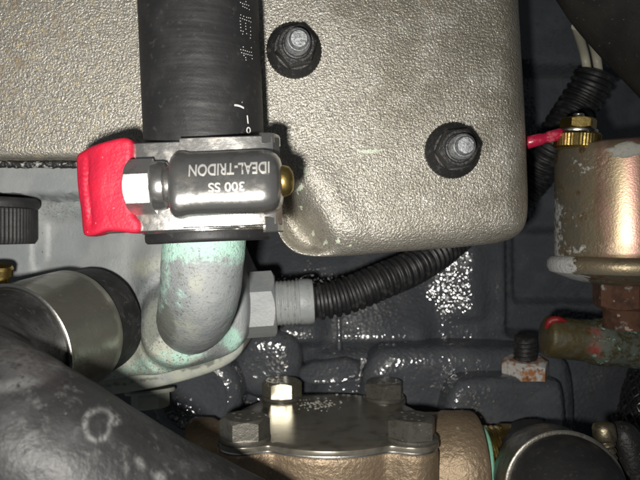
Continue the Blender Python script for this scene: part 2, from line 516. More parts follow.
M['print'] = mat('white_print', (0.58, 0.58, 0.56), 0.6)
M['gasket'] = mat('torn_black_gasket', (0.02, 0.02, 0.02), 0.4, layers=[
        dict(col=(0.45, 0.45, 0.43), scale=.9, lo=.55, hi=.65, rough=.5, metal=.5, detail=5)],
    bumps=[dict(scale=.9, dist=.5, detail=5)])
M['braid'] = mat('black_braid', (0.014, 0.014, 0.015), 0.22, layers=[
        dict(col=(0.05, 0.05, 0.055), scale=1.0, lo=.55, hi=.7)], spec=.8)
M['redpaint'] = mat('red_paint_dab', (0.17, 0.006, 0.008), 0.5, bumps=[dict(scale=.8, dist=.3)])
M['flake'] = mat('chipped_paint', (0.36, 0.35, 0.31), 0.6, bumps=[dict(scale=.8, dist=.3)])

def px_attr(zref_free, fn):
    """attribute from the place a point has on the thing, given as photo-pixel coordinates of its position"""
    def f(V):
        u, v = PX(V)
        return fn(u, v, V)
    return f

def blob(u, v, cu, cv, ru, rv, ang=0):
    a = math.radians(ang)
    x = (u - cu) * math.cos(a) + (v - cv) * math.sin(a)
    y = -(u - cu) * math.sin(a) + (v - cv) * math.cos(a)
    return np.clip(1.25 - np.hypot(x / ru, y / rv), 0, 1)

def outline_px(pts, z, step, rounds=2):
    return smooth_outline([P(x, y, z)[:2] for x, y in pts], step, rounds)

# ------------------------------------------------------------------ engine block (the setting)
ZB = -14.0
def zblock(x, y, d):
    k = s_at(ZB); u = 320 + x / k; v = 240 - y / k
    z = np.full_like(x, ZB)
    # vertical rounded rib whose crown faces the lens
    z += np.interp(u, [425, 443, 470, 477, 492], [0, .3, 2.6, 2.5, 0]) * sstep(v, 200, 250) * (1 - sstep(v, 312, 326))
    z += .05 * (v - 285) * .32 * sstep(u, 430, 445) * (1 - sstep(u, 478, 490))
    # the floor leans back on the left
    z += .42 * (v - 300) * .32 * (1 - sstep(u, 415, 440)) * (1 - sstep(v, 335, 350)) * sstep(v, 100, 200)
    # horizontal swelling left of it, below the threaded fitting
    z += 5 * np.exp(-((v - 326) / 18) ** 2) * (1 - sstep(u, 312, 332)) 
    # shelf the lower castings stand on
    z += 7 * sstep(v, 345, 352) * sstep(u, 300, 330)
    # recessed pocket on the right with rounded corners
    pk = sstep(u, 503, 516) * sstep(v, 60, 75) * (1 - sstep(v, 330, 342))
    z -= 9 * pk
    pk2 = sstep(u, 519, 529) * sstep(v, 225, 235) * (1 - sstep(v, 300, 310))
    z -= 5 * pk2
    z += 0.5 * np.sin(u * .045) * np.cos(v * .05)
    return z
bo = np.array([[-110, -85], [110, -85], [110, 85], [-110, 85]], float)
bo = smooth_outline(bo, 2.0, 0)
g = relief(bo, 2.0, zblock, -30, rings=(), inner=1.1)
block = obj('engine_block', g, M['block'], origin=(0, 0, -30), angle=60, kind='structure', label='dark blue grey painted engine block behind everything')

def pad(name, pts, ztop, zbase, R, rounds=2, tilt=(0, 0), m='block', parent=None, step=.9, **kw):
    o = outline_px(pts, ztop, step, rounds)
    c = o.mean(0)
    g = relief(o, step, lambda x, y, d: dome(d, R, ztop) + tilt[0] * (x - c[0]) + tilt[1] * (y - c[1]), zbase,
               rings=tuple(R * q for q in (.06, .2, .4, .65, 1.0)), inner=max(1.2, step))
    return obj(name, g, M[m], parent, angle=60, **kw)

pad('ledge', [(360, 352), (420, 346), (500, 347), (560, 352), (576, 372), (580, 470), (360, 470)], 2, -18, 5, 2, tilt=(.03, .07), parent=block)
pad('ledge', [(448, 384), (480, 378), (556, 379), (567, 388), (569, 470), (440, 470)], 13, -18, 3, 2, parent=block)
pad('boss', [(228, 330), (296, 330), (304, 362), (298, 400), (232, 404)], -2, -18, 6, 2, tilt=(.05, .04), parent=block)
pad('rib', [(298, 366), (362, 356), (358, 382), (298, 386)], -3, -18, 1.5, 1, tilt=(.2, -.5), parent=block)
g = G().lathe([(13.5, -14), (13.5, 4), (12.8, 6.5), (11, 7.6), (9.5, 7.8), (9, 7.2), (0, 7.0)], P(200, 392, 0) * [1, 1, 0], (0, 0, 1), 64)
obj('boss', g, M['block'], block, angle=50)
pad('rib', [(336, 296), (341, 296), (342, 352), (337, 352)], -8.2, -18, .8, 0, parent=block, step=.6)

# ------------------------------------------------------------------ cast aluminium cover
ZC = 50.0
cov = thing('cast_cover', 'rough cast aluminium cover with yellowish stains, fixed by two black flange nuts', 'engine cover', P(320, 120, 5))
ol = outline_px([(-60, -60), (200, -60), (519, -60), (524, 0), (529, 100), (532, 160), (534, 205), (531, 228), (515, 242), (470, 247), (400, 252), (340, 257),
                 (302, 257), (284, 246), (274, 226), (268, 200), (262, 176), (250, 163), (200, 160), (60, 160), (-60, 160)], ZC - 6, .9, 2)
def zcover(x, y, d):
    k = s_at(ZC); u = 320 + x / k; v = 240 - y / k
    R = 7.0 - 5.2 * (1 - sstep(u, 200, 262)) * sstep(v, 60, 100)
    z = dome(d, R, ZC)
    # the lower left corner is scooped away below a soft diagonal ridge
    q = (u - 300) * 0.86 - (v - 165) * 0.50
    sc_ = sstep(-q, 2, 34) * sstep(v, 150, 190) * sstep(u, 235, 262)
    z -= sc_ * 11.0 * sstep(d, 0, 3)
    rd = np.exp(-((q - 12) / 14) ** 2) * sstep(v, 140, 180) * (1 - sstep(v, 225, 250))
    z += 1.0 * rd
    z -= .06 * np.maximum(x + 12, 0)
    z += 0.25 * np.sin(u * .02 + 1) * np.cos(v * .03)
    return z
g = relief(ol, .9, zcover, 4, rings=(.25, .7, 1.4, 2.4, 3.6, 5.2, 7), inner=1.3)
def a_yellow(u, v, V): return np.clip(1.1 - u / 190, 0, 1) * 1.0 + 0.35 * blob(u, v, 510, 25, 35, 45)
def a_brown(u, v, V): return blob(u, v, 20, 22, 70, 45) + .6 * blob(u, v, 5, 90, 30, 60) + .5 * blob(u, v, 425, 5, 50, 16) + .4 * blob(u, v, 280, 160, 14, 18)
def a_mint(u, v, V):
    m = np.zeros_like(u)
    for c in ((302, 168, 10, 4, -35), (300, 188, 4, 12, 30), (369, 150, 20, 5, -5), (310, 172, 14, 4, -30), (300, 210, 3, 8, 25), (312, 235, 3, 9, 40), (325, 243, 3, 8, 45), (338, 240, 3, 8, 45), (296, 228, 3, 7, 30), (332, 228, 2.5, 7, 40), (352, 243, 3, 7, 45)):
        m = np.maximum(m, blob(u, v, *c))
    return m
def a_shade(u, v, V): return np.clip(.55 * sstep(u, 285, 420) + .6 * blob(u, v, 425, 40, 60, 60) + .7 * blob(u, v, 400, 95, 40, 30) + .6 * blob(u, v, 505, 120, 40, 140) + .9 * blob(u, v, 288, 222, 30, 45, 20) + .8 * blob(u, v, 350, 10, 60, 20), 0, 1)  # flash falloff and scoop shading painted into the colour, plus dark smudges
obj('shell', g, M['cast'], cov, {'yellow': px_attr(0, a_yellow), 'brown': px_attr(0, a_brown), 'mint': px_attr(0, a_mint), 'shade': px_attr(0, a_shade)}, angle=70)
# torn gasket along the lower left edge
pth = np.array([P(x, 164.6, 45) for x in np.arange(-50, 150, .8)])
g = G().sweep(pth, .8, 14)
g.V[0] = g.V[0] + np.stack([vnoise(g.V[0], 1.1, k) * .22 + vnoise(g.V[0], 2.5, k + 7) * .12 for k in (1, 2, 3)], 1)
obj('gasket', g, M['gasket'], cov, angle=80)

def flange_nut(base, axis, label, phase):
    a, _, _ = frame(axis)
    t = thing('flange_nut', label, 'nut', base, 'black flange nuts on the cast cover')
    rf = lambda rr, hh, th: rr + (rr > 5.2) * .10 * np.sin(th * 46)
    g = G().lathe([(0, -.4), (5.9, -.4), (6.0, .4), (5.8, 1.0), (4.9, 1.7), (4.3, 2.4), (0, 2.6)], base, a, 120, rf)
    obj('flange', g, M['blackoxide'], t, angle=40)
    g = G().hexa(np.array(base) + a * 1.3, a, 7.7, 5.4, phase, cone=.93)
    obj('hexagon', g, M['blackoxide'], t, angle=28)
    g = G().lathe([(3.1, 6.69), (2.95, 7.0), (2.6, 7.1), (2.4, 6.8)], base, a, 40)
    obj('collar', g, M['blackoxide'], t, angle=40)
    g = G().thread(np.array(base) + a * 5, a, 2.55, 5.6, 1.0, .35, 40, .5)
    g.lathe([(2.0, 5.5), (1.75, 6.5), (1.6, 6.75), (0, 6.85)], np.array(base) + a * 5, a, 32)
    obj('stud', g, M['greystud'], t, angle=50)
    return t
flange_nut(P(294, 51, ZC), (.13, -.10, 1), 'black flange nut on grey threaded stud, on cast cover beside the straight hose', .25)
flange_nut(P(452, 151, ZC), (.015, -.05, 1), 'black flange nut with rust at its rim, on cast cover near the crimped red wire', .1)

# ------------------------------------------------------------------ grey water housing with elbow
ZH = 36.0
hou = thing('water_housing', 'grey painted water outlet casting with mint green corroded elbow', 'engine casting', P(150, 320, 5))
EB = P(189, 322, ZH)[:2]
EC = P(186, 318, 40)[:2]
def zhouse(x, y, d):
    k = s_at(ZH); u = 320 + x / k; v = 240 - y / k
    z = dome(d, 2.2, ZH)
    z += 6.5 * (1 - sstep(v, 196.5, 200)) * sstep(d, 0, 1.5)
    # shallow hollow on the left with a soft upright edge
    z -= 3.0 * sstep(u, 30, 44) * (1 - sstep(u, 70, 130)) * sstep(v, 205, 225) * (1 - sstep(v, 255, 285))
    r = np.hypot(x - EB[0], y - EB[1])
    rc = np.hypot((x - EC[0]) * .85, y - EC[1])
    z += 5.0 * (1 - sstep(rc, 14, 26)) * sstep(u, 126, 160)
    z += 5.0 * np.exp(-np.maximum(r - 7.4, 0) ** 2 / 7.0) * sstep(d, 0, 2)
    z += (.9 * (1 - sstep(r, 12.6, 14.4)) - 1.3 * np.exp(-((r - 11.6) / 1.3) ** 2)) * sstep(-x, -EB[0] - 6, -EB[0] + 3)
    z -= 2 * sstep(v, 345, 385)
    return z
ol = outline_px([(-70, 160), (60, 160), (170, 160), (216, 172), (226, 225), (240, 262), (252, 285), (252, 322), (246, 342), (224, 354), (170, 369), (118, 379), (80, 383), (-70, 387)], ZH - 4, .8, 2)
g = relief(ol, .8, zhouse, 8, rings=(.2, .5, 1.0, 1.6, 2.4, 3.4), inner=.9)
def h_cream(u, v, V): return .55 * blob(u, v, 150, 264, 50, 16, -10) + .75 * blob(u, v, 140, 365, 90, 45) + .10 * sstep(u, 60, 150) + .35*blob(u, v, 60, 180, 80, 14)
def h_mint(u, v, V):
    return np.maximum.reduce([.70 * blob(u, v, 165, 362, 100, 28, -12), .80 * blob(u, v, 230, 338, 24, 36, -35), .52 * blob(u, v, 135, 320, 26, 70), .62 * blob(u, v, 58, 215, 12, 8), .5 * blob(u, v, 110, 262, 20, 12), .45*blob(u, v, 70, 212, 40, 16)])
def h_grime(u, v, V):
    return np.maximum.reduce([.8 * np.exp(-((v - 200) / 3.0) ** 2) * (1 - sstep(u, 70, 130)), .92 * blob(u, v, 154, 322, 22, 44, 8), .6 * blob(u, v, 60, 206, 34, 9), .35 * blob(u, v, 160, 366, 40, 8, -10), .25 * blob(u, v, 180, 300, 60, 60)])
HA = {'pits': px_attr(0, lambda u, v, V: np.maximum.reduce([1.0 * blob(u, v, 152, 318, 34, 60), .9 * blob(u, v, 170, 368, 90, 26, -12), .7 * blob(u, v, 58, 210, 30, 14)])), 'cream': px_attr(0, h_cream), 'mint': px_attr(0, h_mint), 'grime': px_attr(0, h_grime)}
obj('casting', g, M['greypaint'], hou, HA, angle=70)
# flange under it
def flange_part(name, pts, ztop, m):
    o = outline_px(pts, ztop, .8, 2)
    g = relief(o, .8, lambda x, y, d: dome(d, 1.2, ztop) , 0, rings=(.15, .5, 1.2), inner=1.4)
    obj(name, g, M[m], hou, {'cream': lambda V: np.full(len(V), .65), 'mint': px_attr(0, lambda u, v, V: .35 * blob(u, v, 210, 360, 30, 20)), 'grime': px_attr(0, lambda u, v, V: .80 * blob(u, v, 205, 362, 32, 7, -16) + .6 * blob(u, v, 130, 382, 60, 4, -8) + .2)}, angle=60)
flange_part('flange', [(-60, 330), (120, 320), (225, 320), (244, 338), (243, 354), (220, 371), (170, 386), (120, 395), (60, 401), (-60, 402)], 30, 'greypaint')
# elbow
ep = smooth_path([P(206, 205, 66), P(205, 238, 66), P(203, 262, 65.5), P(201, 287, 62), P(197, 307, 55), P(193, 318, 46), P(190, 323, 34)], 110)
er = np.interp(np.linspace(0, 1, 110), [0, .2, .5, .75, 1], [7.6, 7.75, 7.9, 7.9, 7.9])
g = G().sweep(ep, er, 110)
Vv = g.V[0]; nn = vnoise(Vv, .25, 3) * .10 + vnoise(Vv, 1.1, 4) * .05
ctr = np.repeat(ep, 110, 0); ctr = np.vstack([ctr, ep[:1], ep[-1:]])
dv = Vv - ctr; ln = np.maximum(np.linalg.norm(dv, axis=1), 1e-6)[:, None]
g.V[0] = Vv + dv / ln * (nn[:, None])
def e_mint(u, v, V):
    top = .95 - .75 * sstep(v, 242, 285)
    left = (1 - sstep(u - (v - 240) * -.02, 168, 182)) * sstep(v, 230, 240) * (1 - sstep(v, 318, 350))
    edge = np.clip(1.2 - np.abs((u - 236) + (v - 300) * .35) / 10, 0, 1) * sstep(v, 280, 300) * .55
    return np.maximum.reduce([top * 1.0, left * .62, edge * 1.0, .55 * blob(u, v, 182, 300, 20, 40), .42 * blob(u, v, 200, 335, 40, 24)])
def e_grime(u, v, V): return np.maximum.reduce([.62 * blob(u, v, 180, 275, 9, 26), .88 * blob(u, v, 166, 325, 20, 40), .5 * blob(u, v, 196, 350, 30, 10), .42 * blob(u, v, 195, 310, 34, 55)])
def e_pits(u, v, V): return np.maximum.reduce([blob(u, v, 182, 290, 22, 50), blob(u, v, 160, 325, 26, 45), .7 * blob(u, v, 200, 350, 40, 14), .5 + 0 * u])
def e_cream(u, v, V): return .35 * blob(u, v, 195, 285, 22, 30) + .10 + .4*blob(u, v, 180, 330, 30, 30)
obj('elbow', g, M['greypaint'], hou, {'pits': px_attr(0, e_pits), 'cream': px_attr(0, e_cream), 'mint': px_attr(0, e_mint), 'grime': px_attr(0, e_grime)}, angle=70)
# port under the lower hose
g = G().lathe([(9.5, 26), (9.5, 52), (8, 52), (8, 40)], (-52.5, -19.0, 0), (-.25, -.10, 1), 48)
obj('port', g, M['greypaint'], hou, {'cream': lambda V: np.zeros(len(V)), 'mint': lambda V: np.zeros(len(V)), 'grime': lambda V: np.zeros(len(V))})
# bolt under the flange
a = np.array((0.08, -1, 0.15))
b0 = P(150, 389, 20)
g = G().lathe([(0, 0), (6.4, 0), (6.6, .5), (6.4, 1.0), (0, 1.1)], b0, a, 48)
obj('washer', g, M['greypaint'], hou, {'cream': lambda V: np.full(len(V), .6), 'mint': lambda V: np.zeros(len(V)), 'grime': lambda V: np.full(len(V), .3)})
g = G().hexa(b0 + a / np.linalg.norm(a) * 1.0, a, 8.6, 4.0, .35)
obj('bolt', g, M['greypaint'], hou, {'cream': lambda V: np.full(len(V), .7), 'mint': lambda V: np.zeros(len(V)), 'grime': lambda V: np.full(len(V), .3)}, angle=28)

# hexagon fitting and its threaded nipple on the right of the housing
fx = np.array((1, .06, -.05)); fx /= np.linalg.norm(fx)
f0 = P(236, 306, 28)
fit = thing('pipe_fitting', 'grey painted hexagon pipe fitting with threaded nipple beside the elbow', 'pipe fitting', f0)
zero = lambda V: np.zeros(len(V))
FA = {'cream': lambda V: np.full(len(V), .2), 'mint': px_attr(0, lambda u, v, V: .62 * blob(u, v, 243, 325, 6, 10)), 'grime': lambda V: np.full(len(V), .15)}
g = G().hexa(f0 - fx * 2, fx, 14.6, 12.2, .58, cone=.97)
obj('hexagon', g, M['greypaint'], fit, FA, angle=28)
g = G().lathe([(0, 9), (5.0, 9.5), (5.05, 11), (4.8, 11.1)], f0, fx, 48)
g.thread(f0 + fx * 10.2, fx, 5.75, 6.0, 1.0, .30, 64, .2)
g.lathe([(5.35, 16.0), (5.8, 16.2), (5.8, 18.6), (5.5, 19.6), (4.9, 19.8), (0, 19.8)], f0, fx, 64)
obj('nipple', g, M['greypaint'], fit, {'cream': lambda V: np.full(len(V), .32), 'mint': zero, 'grime': px_attr(0, lambda u, v, V: .42 + .2 * np.sin(u * .9))}, angle=40)

# corrugated tube from the nipple to behind the cover
cp = smooth_path([f0 + fx * 18.6, P(318, 301.5, 27), P(345, 296, 26), P(382, 281, 23), P(416, 266, 18), P(450, 243, 9), P(478, 215, 2)], 420)
def corr(pitch, depth):
    def f(q, L, th):
        ph = (L / pitch) % 1.0
        return q - depth * (0.5 + .5 * math.tanh(4 * math.cos(2 * math.pi * ph)))
    return f
tub = thing('corrugated_tube', 'black corrugated tube running from grey pipe fitting to behind cast cover', 'corrugated tube', cp[0])
obj('sleeve', G().sweep(cp, 4.85, 36, corr(1.95, .8)), M['plastic'], tub, angle=60)

# small things on the housing at the frame's left edge
kc = P(-8, 205, 46)
cap = thing('knurled_cap', 'black knurled round cap beside the grey housing, left of the red guard', 'cap', kc + [0, -8.5, 0])
g = G().lathe([(0, 1.4), (9.2, 1.4), (9.7, .9), (9.8, 0), (9.6, -.7), (9.0, -1.0)], kc, (0, 1, 0), 80)
obj('rim', g, M['rubber'], cap, angle=40)
kn = lambda rr, hh, th: rr - (rr > 8) * .22 * (np.abs(((th * 64 / (2 * math.pi)) % 1) * 2 - 1) ** 1.5)
g = G().lathe([(0, -.9), (9.0, -.9), (9.05, -1.4), (9.05, -8.0), (8.7, -8.7), (0, -8.9)], kc, (0, 1, 0), 384, kn)
obj('knurled_body', g, M['rubber'], cap, angle=30)
sb = P(1, 281, 52)
scw = thing('clamp_screw', 'small tarnished brass screw head above the lower hose band', 'screw', sb)
g = G().lathe([(0, -2), (1.6, -2), (1.7, 1.2), (2.3, 1.4), (2.4, 2.9), (2.0, 3.5), (0, 3.7)], sb, (.15, 1, .25), 32)
obj('head', g, M['brass'], scw)

# ------------------------------------------------------------------ straight hose, clamp, red guard
HZ, HR = 66.0, 11.25
hA, hB = P(197, -40, HZ), P(209, 242, HZ)
hdir = (hA - hB) / np.linalg.norm(hA - hB)
hose = thing('coolant_hose', 'straight black rubber hose with white printed marks, clamped on the corroded elbow', 'hose', hB)
n = 160
hp = np.array([hB + (hA - hB) * t for t in np.linspace(0, 1, n)])
hr = np.full(n, HR)
arc = np.linspace(0, 1, n) * np.linalg.norm(hA - hB)
hr += .45 * np.exp(-((arc - 1.2) / 1.6) ** 2) - .25 * np.exp(-((arc - 10) / 6) ** 4)
hr[0] -= .3
g = G().sweep(hp, hr, 120)
# hollow mouth
tub_rows = []
a_, u_, w_ = frame(hdir)
obj('sleeve', g, M['rubber'], hose, angle=60)
def on_hose(px, py, lift=0.0):
    for z in np.arange(HZ + HR + .6, HZ - 2, -.03):
        p = P(px, py, z)
        v = p - hB; rad = v - hdir * (v @ hdir)
        if np.linalg.norm(rad) <= HR + lift: return p, rad / np.linalg.norm(rad)
    return None, None
def dab(g, px, py, ru, rv, h=.05, n=10):
    p, nr = on_hose(px, py, .0)
    if p is None: return
    t = np.cross(hdir, nr)
    th = np.arange(n) * 2 * math.pi / n
    rows = []
    for k, hh in ((1.0, -.04), (.85, h * .6), (.45, h)):
        rows.append(p + nr * hh + np.outer(ru * k * np.cos(th), t) + np.outer(rv * k * np.sin(th), hdir))
    g.grid(np.array(rows), True, False, True)
dots = [(64,18),(80,27),(95,32),(110,36),(125,42),(82,48),(97,55),(112,62),(130,72),(105,12),
        (66,112),(62,135),(62,158),(64,182),(66,206),(68,230),(88,122),(110,130),(125,133),(138,135),(80,140),(95,147),(110,152),(128,158),(142,165),
        (103,175),(103,197),(104,218),(84,235),(80,255),(110,252),(138,205),(140,235),(138,285),(140,262),
        (66,372),(85,375),(100,380),(115,385),(130,390),(145,392),(73,395),(90,400),(105,405),(120,408),(135,413),(150,416),(90,415),(103,432),(105,450),(145,358),(85,352),(152,440)]
g = G()
for X, Y in dots: dab(g, 232 + X / 7.5, Y / 7.5, .14, .10)
for t in np.linspace(0, 1, 14): dab(g, 235 + 8.5 * t, 105.2 + 2.6 * t * t, .17, .22)
for t in np.linspace(0, 1, 12): dab(g, 247.4 + .7 * t, 116 + 7 * t, .20, .16)
for k in range(20):
    q = k / 20 * 2 * math.pi; dab(g, 248.6 + 1.7 * math.cos(q), 130.3 + 2.8 * math.sin(q), .17, .14)
obj('printed_marking', g, M['print'], hose, angle=60)

# worm drive clamp
CY = 9.2                                        # clamp centre along the picture's up axis (mm)
t_ = (CY - hB[1]) / hdir[1]
cc = hB + hdir * t_                             # on the hose axis
cl = thing('hose_clamp', 'stainless worm drive hose clamp with stamped lettering, tightened on the straight hose', 'hose clamp', cc + [0, 0, HR])
tang = np.cross(hdir, (0, 0, 1)); tang /= np.linalg.norm(tang)      # to the right
up = np.cross(tang, hdir)
def cpt(x, y, z):                               # clamp frame: x along the screw, y along the hose, z up from hose axis
    return cc + tang * x + hdir * y + up * z
def strip(prof_xz, y0, y1, th, m=2):
    """flat band following a profile (list of x,z) with thickness"""
    p = np.array(prof_xz, float)
    T = np.gradient(p, axis=0); T /= np.linalg.norm(T, axis=1)[:, None]
    nr = np.stack([-T[:, 1], T[:, 0]], 1)
    rows = []
    for (x, z), (nx, nz) in zip(p, nr):
        o1 = (x + nx * th, z + nz * th)
        b = min(.18, th * .4)
        ring = [cpt(x, y0, z), cpt(x, y1, z), cpt(o1[0] - nx * b, y1, o1[1] - nz * b), cpt(o1[0], y1 - b, o1[1]), cpt(o1[0], y0 + b, o1[1]), cpt(o1[0] - nx * b, y0, o1[1] - nz * b)]
        rows.append(ring)
    return G().grid(np.array(rows), True, True, True)
BR = HR + .12
ang = np.radians(np.arange(90, 450 + 1, 3))
ring_prof = [(BR * math.cos(a), BR * math.sin(a)) for a in ang[::-1]]
g = strip(ring_prof, -7.8, 7.8, .75)
obj('band', g, M['stainless'], cl, angle=30)
# tail of the band running on to the left, under the screw, into the red guard
tl = [(10.5, 7.2), (8.5, 8.9), (6, 10.4), (3.5, 11.4), (1.0, 12.05), (-3, 12.35), (-7, 12.45), (-11, 12.2), (-15.5, 11.2)]
tp = smooth_path([(a, 0, b) for a, b in tl], 60)[:, [0, 2]]
g = strip(tp[::-1], -7.5, 7.5, .75)
obj('band_tail', g, M['stainless'], cl, angle=30)
# saddle plate under the housing
g = strip([(-1.6, 13.35), (3, 13.3), (7, 13.0), (11, 12.6), (13.4, 11.8), (14.2, 10.4)], -7.2, 7.9, .7)
obj('saddle', g, M['stainless'], cl, angle=30)
g = G()
for yy in (-8.3, 8.0):
    a_, b_ = cpt(10.2, yy, 9.6), cpt(11.6, yy, 10.2)
g = strip([(11.6, 12.6), (13.3, 11.6), (13.9, 9.8), (13.9, 8.0)], -8.4, -5.8, .9)
obj('lug', g, M['stainless'], cl, angle=30)
g = strip([(11.6, 12.6), (13.3, 11.6), (13.9, 9.8), (13.9, 8.0)], 6.6, 8.4, .9)
obj('lug', g, M['stainless'], cl, angle=30)
# housing: half round tunnel over the screw, closed rounded right end
SZ = 16.0; HRr = 5.45
def tun(q): return .93 * np.maximum(0, 1 - np.abs(q) ** 2.9) ** (1 / 2.3)      # flattened arch
x0, x1 = -1.8, 15.4
rows = []
nn_ = 64
prof = [(-.4, .55), (-.4, .92), (0, .99), (.6, 1.03), (1.3, 1.03), (2.2, .985), (4, .98), (12.5, .985), (14.2, .975), (15.4, .93), (16.3, .83), (16.9, .68), (17.15, .5), (17.2, .42)]
for xx, kf in prof:
    ring = []
    for k in range(nn_):
        t = 2 * math.pi * k / nn_
        cy, cz = math.cos(t), math.sin(t)
        if cz >= 0:
            y = HRr * kf * np.sign(cy) * abs(cy) ** .80; z = HRr * kf * tun(abs(cy) ** .80) - .24 * y
        else:
            # skirts drop to the saddle
            y = HRr * kf * np.sign(cy) * min(1, abs(cy) ** .35 * 1.04); z = max(-3.0, HRr * 1.2 * cz) * (kf if xx > 14 else 1)
        ring.append(cpt(x0 + xx, y - .2, SZ + z))
    rows.append(ring)
g = G().grid(np.array(rows), True, True, True)
hsg = obj('housing', g, M['stainless'], cl, angle=50)
# screw
sx = tang
def xl(prof, n=48, **k): return G().lathe(prof, cpt(3.8, -.2, SZ - .15), sx, n, **k)
g = xl([(2.6, -4), (3.2, -6.2), (3.2, -7.0), (3.9, -7.3), (4.05, -7.9), (4.05, -9.2), (3.75, -9.7), (0, -9.8)][::-1])
obj('screw_collar', g, M['stainless'], cl, angle=40)
HEXPH = .37
g = G().hexa(cpt(-5.5, -.2, SZ - .15), -sx, 7.9, 4.3, HEXPH, cone=.93)
obj('screw_head', g, M['satin'], cl, angle=25)
g = xl([(2.6, 10.8), (2.55, 11.9), (2.3, 12.7), (1.5, 13.3), (0, 13.5)])
obj('screw_tip', g, M['brass'], cl, angle=50)
# stamped lettering, upside down in this view
def text_part(body, cx, cy, size, width, parent):
    cu = bpy.data.curves.new('lettering', 'FONT'); cu.body = body; cu.size = 1; cu.align_x = 'CENTER'; cu.align_y = 'CENTER'; cu.extrude = .0; cu.offset = .012
    to = bpy.data.objects.new('lettering_tmp', cu); COL.objects.link(to)
    dg = bpy.context.evaluated_depsgraph_get(); me = to.evaluated_get(dg).to_mesh()
    v = np.array([x.co[:] for x in me.vertices]); F = [tuple(p.vertices) for p in me.polygons]
    to.evaluated_get(dg).to_mesh_clear(); bpy.data.objects.remove(to); bpy.data.curves.remove(cu)
    v[:, 0] *= width / np.ptp(v[:, 0]); v[:, 1] *= size / np.ptp(v[:, 1])
    x = cx - v[:, 0]; y = cy - v[:, 1]
    def surf(h):
        z = HRr * .985 * tun((y + .2) / (HRr * .985)) + h - .24 * (y + .2)
        return np.array([cpt(x[i], y[i], SZ + z[i]) for i in range(len(x))])
    g = G(); top = surf(.055); bot = surf(-.1); nv = len(x)
    cnt = {}
    for f in F:
        for i in range(len(f)):
            e = (f[i], f[(i + 1) % len(f)]); cnt[e] = 1
    FF = [f for f in F] + [(a, nv + a, nv + b, b) for (a, b) in cnt if (b, a) not in cnt]
    g.add(np.vstack([top, bot]), FF)
    o = obj('lettering', g, M['bright_metal'], parent, smooth=False)
    fix_normals(o)
text_part('IDEAL-TRIDON', 7.4, 1.7, 1.9, 12.6, hsg)
text_part('300 SS', 7.0, -1.2, 1.45, 5.6, hsg)

# red guard over the band's free end
def zred(x, y, d):
    k = s_at(79.5); u = 320 + x / k; v = 240 - y / k
    z = dome(d, .9, 80.4) - 2.2 * (1 - sstep(u, 70, 105)) + .25 * np.sin(v * .11) * (1 - sstep(u, 90, 120))
    # moulded seam of small beads near the left edge
    t = np.exp(-((u - (79.5 + (v - 140) * .075)) / 2.2) ** 2)
    z += t * (.12 + .30 * (0.5 + .5 * np.cos((v - 140) * 2 * math.pi / 5.4))) * sstep(v, 158, 164) * (1 - sstep(v, 222, 228))
    z -= .35 * np.exp(-((u - (84.5 + (v - 140) * .075)) / 1.8) ** 2) * sstep(v, 152, 160) * (1 - sstep(v, 222, 230))
    return z
ol = outline_px([(73, 153), (86, 147), (105, 143), (118, 139), (128, 138), (134, 141), (135, 152), (134, 160), (133, 180), (134, 205), (136, 216), (141, 221), (143, 230),
                 (137, 234), (122, 232), (108, 231), (98, 235), (84, 237), (80, 231), (77, 205), (74, 175), (72, 160)], 79, .45, 1)
g = relief(ol, .4, zred, 75.2, rings=(.1, .3, .6, 1.0, 1.5), inner=.34, bottom=True)
red = obj('clamp_end_guard', g, M['red'], None, angle=60, origin=tuple(P(100, 190, 75.2)))
red['label'] = 'soft red plastic guard slipped over the end of the clamp band'; red['category'] = 'guard'

# ------------------------------------------------------------------ lower left hose with band
LA = np.array((-54.1, -19.4, 48.0)); LB = np.array((-59.0, -21.6, 64.0))
ld = (LB - LA) / np.linalg.norm(LB - LA)
lp = smooth_path([LA - ld * 7.5, LA, LB - ld * 2, LB + ld * 5, (-60.3, -23.0, 76), (-57.0, -24.4, 85.5), (-50, -26.5, 91.5), (-41.7, -30.2, 94), (-33.3, -36, 92.5), (-25, -42.8, 89), (-16, -49, 85), (0, -60, 80)], 330)
big = thing('curved_hose', 'scuffed black rubber hose bending from the housing port with a whitish ring stain', 'hose', lp[0])
g = G().sweep(lp, 12.2, 150)
Vv = g.V[0]
ctr = np.vstack([np.repeat(lp, 150, 0), lp[:1], lp[-1:]])
dv = Vv - ctr; ln = np.maximum(np.linalg.norm(dv, axis=1), 1e-6)[:, None]
# wrinkles on the tight bend
wr = np.sin(np.linalg.norm(Vv - LB, axis=1) * 1.1) * np.exp(-((np.linalg.norm(Vv - np.array((-57, -22, 76)), axis=1) - 10) / 8) ** 2)
g.V[0] = Vv + dv / ln * (vnoise(Vv, .12, 8) * .25 + vnoise(Vv, .5, 9) * .07 + .16 * wr)[:, None]
def chalk(u, v, V):
    n1 = vnoise(V, .55, 5) * 3.0
    r = np.hypot((u - 97) / 1.0, (v - 425) / 1.05)
    ring = np.exp(-((r - 14.5 - n1) / 1.9) ** 2) * (.75 + .3 * vnoise(V, .8, 6))
    r2 = np.hypot(u - 115.5, v - 419.5); ring = np.maximum(ring, np.exp(-((r2 - 3.6) / 1.5) ** 2))
    ring = np.maximum(ring, .9 * blob(u, v, 160, 477, 7, 5)); ring = np.maximum(ring, .7 * blob(u, v, 140, 463, 4, 8, -35))
    sm = .75 * blob(u, v, 62, 352, 9, 16, 20) + .8 * blob(u, v, 72, 335, 5, 16, 20) + .5 * blob(u, v, 15, 385, 28, 7, -10) + .35*blob(u, v, 30, 350, 40, 30)
    return np.clip(np.maximum(ring, sm), 0, 1)
obj('sleeve', g, M['scuffed_rubber'], big, {'chalk': px_attr(0, chalk)}, angle=70)
